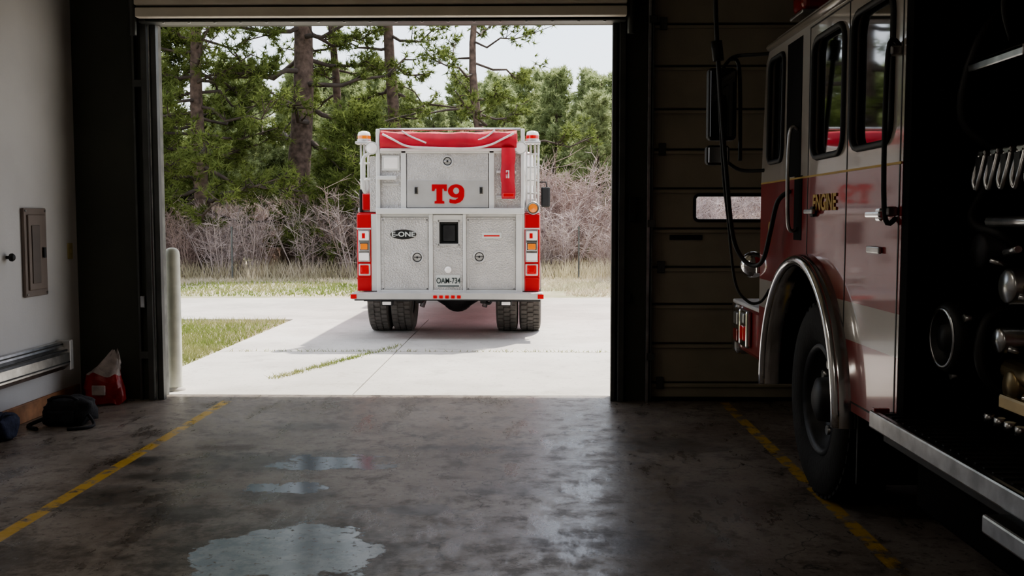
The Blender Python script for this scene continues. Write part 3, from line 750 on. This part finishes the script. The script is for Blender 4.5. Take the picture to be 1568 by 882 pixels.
# ------------------------------------------------------------------ fire engine inside (right)
E = B('fire_engine'); X0, X1 = 1.50, 3.95
side = [(4.07, .62), (4.07, 2.58), (6.35, 2.60), (6.46, 2.5), (6.55, 1.75), (6.55, .62)]
lo = sorted([(5.42+.73*math.cos(math.radians(a)), .55+.73*math.sin(math.radians(a))) for a in range(6, 175, 6)], key=lambda p: -p[0])
outer = side+[(6.15, .62)]+lo+[(4.69, .62)]
wins = [rr(5.99, 1.87, 6.34, 2.50, .06), rr(4.84, 1.84, 5.37, 2.46, .09), rr(4.20, 1.84, 4.72, 2.46, .09)]
wins[0] = [(y+(z-2.2)*-.03, z) for y, z in wins[0]]
for xa, xb in ((X0, X0+.05), (X1-.05, X1)):
    E.plate(outer, wins, 'X', xa, xb, 'cab')
for sx in (0, 1):
    xg = X0+.02 if not sx else X1-.03
    for w_ in wins:
        E.plate(w_, [], 'X', xg, xg+.01, 'glass')
        xe = X0-.004 if not sx else X1+.004
        E.tube([(xe, u, v) for u, v in w_], .016, 'black', 8, closed=True)
# recessed dark door-jamb strip with grab rail between windows
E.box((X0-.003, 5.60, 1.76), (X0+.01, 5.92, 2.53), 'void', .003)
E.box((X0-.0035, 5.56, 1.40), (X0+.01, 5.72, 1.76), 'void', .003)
E.tube(smoothpts([(X0, 5.66, 2.02), (X0-.05, 5.66, 1.99), (X0-.05, 5.66, 1.5), (X0, 5.66, 1.46)]), .011, 'chromed', 8)
E.tube(smoothpts([(X0, 4.13, 2.22), (X0-.05, 4.13, 2.19), (X0-.05, 4.13, 1.56), (X0, 4.13, 1.52)]), .011, 'black', 8)
for z in (2.2, 1.55): E.box((X0-.045, 4.11, z-.02), (X0, 4.15, z+.02), 'chromed', .008)
# door seams
for y in (5.45, 4.785, 4.10): E.box((X0-.002, y-.005, .66 if y < 5 else 1.32), (X0+.01, y+.005, 2.54), 'black')
for y0, y1 in ((4.79, 5.45), (4.10, 4.78)): E.box((X0-.002, y0, 2.535), (X0+.01, y1, 2.543), 'black')
E.box((X0-.004, 4.08, 1.742), (X0+.01, 6.54, 1.752), 'gold')
for y0, y1 in ((4.10, 4.78),): E.box((X0-.002, y0, .66), (X0+.01, y1, .668), 'black')
# handles
E.box((X0-.035, 4.24, 1.525), (X0-.012, 4.42, 1.55), 'chrome', .008); E.box((X0-.02, 4.27, 1.51), (X0, 4.33, 1.565), 'chrome', .01)
E.box((X0-.035, 5.25, 1.545), (X0-.012, 5.41, 1.57), 'chromed', .008); E.box((X0-.02, 5.28, 1.53), (X0, 5.34, 1.585), 'black', .01)
E.box((X0-.018, 4.28, 1.37), (X0, 4.44, 1.40), 'chromed', .006)
# roof, front, rear, floor of cab
E.box((X0+.03, 4.07, 2.54), (X1-.03, 6.42, 2.66), 'white', .04, seg=3)
E.tube([(X0+.0, 4.07, 2.575), (X0+.0, 6.38, 2.59)], .022, 'cab', 8)
E.box((X0+.02, 6.45, .62), (X1-.02, 6.56, 1.80), 'cab', .02)
E.plate([(X0+.02, 1.8), (X1-.02, 1.8), (X1-.1, 2.55), (X0+.1, 2.55)], [rr(X0+.14, 1.86, (X0+X1)/2-.04, 2.48, .07), rr((X0+X1)/2+.04, 1.86, X1-.14, 2.48, .07)], 'Y', 6.44, 6.50, 'white')
E.box((X0+.1, 6.44, 1.84), (X1-.1, 6.46, 2.5), 'glass')
E.box((X0+.02, 4.07, .62), (X1-.02, 4.13, 2.58), 'dark')
E.box((X0+.7, 4.2, .62), (X1-.7, 6.4, 1.3), 'dark')
E.box((X0+.6, 6.56, .95), (X1-.6, 6.60, 1.5), 'chromed', .02)
for i in range(9): E.box((X0+.65, 6.59, 1.0+i*.052), (X1-.65, 6.615, 1.02+i*.052), 'dark')
# headlight bezels, front lamps
for x in (X0+.04, X1-.44):
    E.box((x, 6.55, .97), (x+.4, 6.66, 1.24), 'chrome', .03)
    for k in (.11, .29): E.lathe([(.08, 0), (.085, .03), (.07, .035), (.001, .05)], (x+k, 6.65, 1.1), (0, 1, 0), 'whl', 24)
E.lathe([(.001, -.08), (.05, -.07), (.08, -.03), (.09, .02), (.085, .05), (.06, .06), (.001, .065)], (X0-.0, 6.72, 1.21), (0, 1, 0), 'chrome', 24)
E.box((X0-.02, 6.56, 1.16), (X0+.02, 6.68, 1.22), 'chrome', .01)
# extended bumper with side lamps
E.box((X0+.03, 6.54, .56), (X1-.03, 7.38, .90), 'cab', .03)
E.box((X0-.0, 7.30, .52), (X1, 7.48, .92), 'chrome', .05, seg=4)
E.box((X0+.0, 6.56, .90), (X1, 7.40, .93), 'plate', .01)
for y in (6.98, 7.2):
    E.box((X0-.01, y-.09, .62), (X0+.03, y+.09, .88), 'chrome', .015)
E.box((X0-.025, 6.92, .67), (X0-.005, 7.04, .77), 'redl', .01); E.box((X0-.025, 7.13, .76), (X0-.005, 7.26, .85), 'chromed', .01); E.box((X0-.025, 6.92, .79), (X0-.005, 7.04, .86), 'chromed', .01)
E.box((X0-.025, 7.13, .64), (X0-.005, 7.26, .73), 'redd', .01)
# chrome fender trim
fa = [math.radians(a) for a in range(-4, 186, 5)]
E.tube([(X0-.055, 5.42+.745*math.cos(a), .55+.745*math.sin(a)) for a in fa], .030, 'chrome', 12)
vs = []
for a in fa:
    for x, r_ in ((X0+.03, .785), (X0-.03, .78), (X0-.07, .77), (X0-.083, .745), (X0-.07, .72), (X0-.02, .705), (X0+.03, .70)):
        vs.append((x, 5.42+r_*math.cos(a), .55+r_*math.sin(a)))
E.add(vs, [[i*7+k, i*7+k+1, (i+1)*7+k+1, (i+1)*7+k] for i in range(len(fa)-1) for k in range(6)], 'chrome', True)
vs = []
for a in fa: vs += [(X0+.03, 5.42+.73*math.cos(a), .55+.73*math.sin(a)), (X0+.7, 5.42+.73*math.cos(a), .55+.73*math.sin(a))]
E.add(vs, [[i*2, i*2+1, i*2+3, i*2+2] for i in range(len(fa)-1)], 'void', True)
# wheels
tyre(E, (X0+.20, 5.42, .535), .535, .30, 'tire', rim='dark', side=-1); tyre(E, (X1-.20, 5.42, .535), .535, .30, 'tire', rim='dark', side=1)
for x in (X0+.2, X0+.52, X1-.52, X1-.2): tyre(E, (x, .7, .535), .535, .28, 'tire', rim='dark', side=(-1 if x < 2.5 else 1))
E.cyl((X0+.3, 5.42, .5), (X1-.3, 5.42, .5), .08, 'dark', 12)
for x in (2.2, 3.2): E.box((x, -.8, .6), (x+.1, 7.2, .85), 'dark', .01)
# mud flap behind front wheel
E.box((X0+.02, 4.60, .28), (X0+.4, 4.62, .7), 'black', .004)
# light bar on roof
for x0_, x1_ in ((X0+.10, X0+1.05), (X1-1.05, X1-.10)):
    E.box((x0_, 6.02, 2.735), (x1_, 6.30, 2.76), 'chromed', .008); E.box((x0_+.01, 6.03, 2.76), (x1_-.01, 6.29, 2.89), 'redd', .04, seg=3)
    for k in (.15, .75): E.box((x0_+k, 6.12, 2.65), (x0_+k+.06, 6.2, 2.74), 'dark', .005)
E.lathe([(.09, 0), (.09, .04), (.075, .07), (.001, .075)], (X0+.16, 6.16, 2.888), (0, 0, 1), 'redd', 20)
# mirror
E.box((1.15, 6.56, 2.03), (1.34, 6.66, 2.50), 'black', .03, seg=3); E.box((1.165, 6.555, 2.05), (1.325, 6.562, 2.48), 'glass', .01)
E.box((1.145, 6.57, 1.87), (1.30, 6.66, 2.00), 'black', .025, seg=3); E.box((1.16, 6.565, 1.885), (1.285, 6.571, 1.985), 'chrome', .01)
E.tube(smoothpts([(1.24, 6.62, 2.48), (1.30, 6.62, 2.56), (1.36, 6.6, 2.58), (1.45, 6.5, 2.57), (1.55, 6.4, 2.56)]), .012, 'black', 8)
E.tube(smoothpts([(1.30, 6.62, 2.56), (1.36, 6.62, 2.5), (1.37, 6.6, 2.0), (1.37, 6.6, 1.9)]), .013, 'black', 8)
E.tube(smoothpts([(1.28, 6.62, 1.90), (1.37, 6.6, 1.84), (1.48, 6.5, 1.83), (1.55, 6.42, 1.84)]), .012, 'black', 8)
# pump bay -------------------------------------------------
E.box((X0+.45, 2.7, .74), (X0+.5, 4.07, 2.6), 'dark')            # recessed panel
E.box((X0+.5, 2.7, .6), (X1, 4.07, 2.6), 'red', .01)
E.box((X0, 2.70, 2.5), (X0+.5, 4.07, 2.62), 'red', .01)
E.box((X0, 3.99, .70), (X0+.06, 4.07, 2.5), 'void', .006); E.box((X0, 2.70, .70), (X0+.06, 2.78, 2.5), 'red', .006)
# running board
E.box((X0-.08, 2.65, .665), (X0+.5, 4.12, .72), 'dark', .006)
for i in range(22):
    E.box((X0-.05, 2.72+i*.063, .718), (X0+.42, 2.735+i*.063, .726), 'dark', .002)
E.box((X0-.095, 2.65, .655), (X0-.065, 4.12, .728), 'chromed', .008)
E.box((X0-.085, 4.085, .70), (X0-.02, 4.115, .74), 'redd', .004)
E.box((X0-.04, 2.7, .60), (X0-.02, 4.1, .66), 'dark', .004)
E.box((X0-.12, 2.2, .56), (X0+.1, 3.02, .62), 'chromed', .008)
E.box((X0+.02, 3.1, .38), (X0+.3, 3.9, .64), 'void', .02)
P0 = X0+.45
# row of T handles and gauges
for i in range(6):
    y = 3.78-i*.10
    E.cyl((P0, y, 1.74), (P0-.26, y, 1.74), .008, 'chromed', 8)
    E.tube(smoothpts([(P0-.26, y+.02, 1.76), (P0-.28, y+.024, 1.67), (P0-.28, y, 1.63), (P0-.28, y-.024, 1.67), (P0-.26, y-.02, 1.76)]), .011, 'chromed', 8)
    E.box((P0-.28, y-.022, 1.66), (P0-.275, y+.022, 1.75), 'dark', .002)
    E.box((P0-.27, y-.03, 1.75), (P0-.25, y+.03, 1.775), 'chromed', .006)
    E.box((P0-.03, y-.04, 1.58), (P0-.01, y+.04, 1.62), 'chromed', .003)
for i, (y, z, r_) in enumerate(((3.75, 2.2, .09), (3.5, 2.22, .09), (3.25, 2.2, .11), (3.02, 2.0, .07), (3.72, 1.95, .05), (3.5, 1.95, .05), (3.3, 1.93, .05))):
    E.lathe([(r_, 0), (r_, -.04), (r_-.01, -.045), (r_-.012, -.03), (.001, -.03)], (P0, y, z), (1, 0, 0), 'chromed', 24)
# chrome light shelf
E.box((P0-.30, 3.42, 2.09), (P0-.02, 3.86, 2.11), 'chromed', .006); E.box((P0-.30, 3.42, 2.07), (P0-.28, 3.86, 2.11), 'chromed', .006)
E.box((P0-.2, 3.48, 2.11), (P0-.1, 3.56, 2.35), 'black', .02)
E.tube(smoothpts([(P0-.2, 3.5, 2.5), (P0-.3, 3.55, 2.3), (P0-.25, 3.6, 2.15)]), .015, 'black', 8)
# big suction intake
E.lathe([(.125, .40), (.125, .10), (.14, .09), (.14, .02), (.125, 0), (.105, 0), (.10, .03), (.06, .035), (.05, -.0), (.001, -.005)], (P0-.36, 3.86, 1.06), (1, 0, 0), 'black', 32)
E.lathe([(.118, -.002), (.112, -.008), (.105, -.002)], (P0-.36, 3.86, 1.06), (1, 0, 0), 'chromed', 32)
for k in range(3):
    a = k*2.1+.4; c_ = Vector((P0-.33, 3.86+.145*math.cos(a), 1.06+.145*math.sin(a))); E.cyl(c_, c_+Vector((.05, 0, 0)), .016, 'chromed', 8)
# valves and discharge fittings
def valve(y, z, r_, mat, cap):
    E.lathe([(r_*.8, .25), (r_*.8, .1), (r_*1.15, .09), (r_*1.15, .04), (r_, .03), (r_, -.04), (r_*.85, -.05), (.001, -.055)], (P0-.22, y, z), (1, 0, 0), mat, 24)
    for k in range(2):
        a = k*math.pi+.5; c_ = Vector((P0-.25, y+r_*1.0*math.cos(a), z+r_*1.0*math.sin(a))); E.cyl(c_, c_+Vector((.05, r_*.5*math.cos(a), r_*.5*math.sin(a))), .012, cap, 8)
for y, z, r_, m_, c_ in ((3.78, 1.40, .07, 'dark', 'chromed'), (3.55, 1.28, .065, 'chromed', 'chromed'), (3.36, 1.28, .065, 'brass', 'chromed'), (3.50, .93, .06, 'brass', 'chrome'), (3.34, .90, .06, 'brass', 'chrome'),
                         (3.60, 1.08, .05, 'chromed', 'chromed'), (3.15, 1.1, .08, 'chromed', 'chrome'), (3.38, 1.47, .035, 'chromed', 'chrome')):
    valve(y, z, r_, m_, c_)
E.cyl((P0-.22, 3.58, .98), (P0-.22, 3.2, .96), .045, 'brass', 16); E.cyl((P0-.2, 3.5, 1.28), (P0-.2, 3.25, 1.27), .04, 'brass', 16)
E.box((P0-.28, 3.28, .84), (P0-.2, 3.56, .90), 'brass', .012)
for i in range(4): E.cyl((P0-.32, 3.30+i*.075, .83), (P0-.32, 3.30+i*.075, .80), .02, 'chromed', 6)
E.tube([(P0-.3, 3.62, 1.51), (P0-.3, 3.1, 1.51)], .02, 'chromed', 10); E.tube([(P0-.25, 3.6, 1.40), (P0-.35, 3.3, 1.42)], .012, 'chromed', 8)
E.tube(smoothpts([(P0-.05, 3.9, 1.8), (P0-.2, 3.92, 1.6), (P0-.25, 3.85, 1.5), (P0-.2, 3.7, 1.45), (P0-.05, 3.68, 1.3)]), .022, 'black', 10)
E.tube(smoothpts([(P0-.05, 3.7, 1.2), (P0-.25, 3.7, 1.15), (P0-.28, 3.66, .95), (P0-.1, 3.6, .8)]), .025, 'black', 10)
E.tube(smoothpts([(P0-.05, 3.9, 2.4), (P0-.25, 3.85, 2.2), (P0-.3, 3.87, 1.9), (P0-.15, 3.8, 1.75)]), .022, 'black', 10)
# rear body (beside the camera)
E.box((X0, -1.0, .62), (X1, .05, 2.6), 'cab', .02); E.box((X0, 1.35, .62), (X1, 2.70, 2.6), 'cab', .02); E.box((X0, .05, 1.2), (X1, 1.35, 2.6), 'cab', .02); E.box((X0+.7, .05, .62), (X1-.7, 1.35, 1.2), 'dark')
for y0, y1 in ((1.42, 2.62), (-.95, .0)):
    E.box((X0-.012, y0, .75), (X0+.01, y1, 2.3), 'alum', .008)
    for i in range(20): E.box((X0-.02, y0+.02, .78+i*.075), (X0-.008, y1-.02, .84+i*.075), 'alum', .004)
en = E.done()
text('ENGINE', 'lettering', .115, (X0-.004, 5.13, 1.60), (math.pi/2, 0, -math.pi/2), 'gold', en, .003, .002, 1.0)
text('9', 'lettering_number', .2, (X0-.004, 6.28, 1.42), (math.pi/2, 0, -math.pi/2), 'gold', en, .003, .002, .8)

# hanging charging cable / air line from ceiling
b = B('hanging_air_hose')
b.tube(smoothpts([(1.11, 6.3, 4.25), (1.14, 6.3, 2.9), (1.18, 6.3, 2.3), (1.225, 6.3, 1.8), (1.27, 6.3, 1.42), (1.33, 6.28, 1.27), (1.39, 6.2, 1.23), (1.42, 6.1, 1.28), (1.43, 5.98, 1.45), (1.44, 5.86, 1.62), (1.494, 5.8, 1.68)], 8), .014, 'black', 10)
b.tube(smoothpts([(1.16, 6.33, 2.55), (1.21, 6.35, 1.85), (1.25, 6.35, 1.5), (1.30, 6.35, 1.12), (1.37, 6.3, 1.0), (1.44, 6.25, 1.0), (1.492, 6.24, 1.08)], 8), .009, 'black', 8)
b.cyl((1.15, 6.3, 2.62), (1.165, 6.3, 2.5), .035, 'black', 12); b.done()

# ------------------------------------------------------------------ lights, world, camera
w = bpy.data.worlds.new('sky'); S.world = w; w.use_nodes = True; N = w.node_tree.nodes; Lk = w.node_tree.links
sky = N.new('ShaderNodeTexSky'); sky.sky_type = 'NISHITA'; sky.sun_disc = False; sky.sun_elevation = math.radians(57); sky.sun_rotation = math.radians(20)
sky.dust_density = 2.5; sky.air_density = 1.0
bg = N['Background']; mixn = N.new('ShaderNodeMix'); mixn.data_type = 'RGBA'
tcn = N.new('ShaderNodeTexCoord'); nzn = N.new('ShaderNodeTexNoise'); nzn.inputs['Scale'].default_value = 2.2; nzn.inputs['Detail'].default_value = 6
rmp = N.new('ShaderNodeMapRange'); rmp.inputs[1].default_value = .35; rmp.inputs[2].default_value = .65; rmp.inputs[3].default_value = .3; rmp.inputs[4].default_value = .92
Lk.new(tcn.outputs['Generated'], nzn.inputs['Vector']); Lk.new(nzn.outputs['Fac'], rmp.inputs[0]); Lk.new(rmp.outputs[0], mixn.inputs[0])
Lk.new(sky.outputs[0], mixn.inputs[6]); mixn.inputs[7].default_value = (6.1, 6.15, 6.4, 1)
Lk.new(mixn.outputs[2], bg.inputs[0]); bg.inputs[1].default_value = .27
sun = bpy.data.lights.new('sun', 'SUN'); sun.energy = 5.5; sun.angle = math.radians(1.2); sun.color = (1, .94, .84)
so = bpy.data.objects.new('sun', sun); COL.objects.link(so)
so.rotation_euler = Vector((.8, 1.50, 2.7)).to_track_quat('Z', 'Y').to_euler()
cam = bpy.data.cameras.new('camera'); cam.lens = 35; cam.sensor_width = 36; cam.clip_end = 500
co = bpy.data.objects.new('camera', cam); COL.objects.link(co); co.location = (0, 0, 1.52)
y_, p_ = math.radians(1.09), math.radians(3.98)
co.rotation_euler = Vector((-math.sin(y_)*math.cos(p_), math.cos(y_)*math.cos(p_), -math.sin(p_))).to_track_quat('-Z', 'Y').to_euler()
S.camera = co
S.view_settings.look = 'AgX - Medium High Contrast'
S.view_settings.exposure = .35
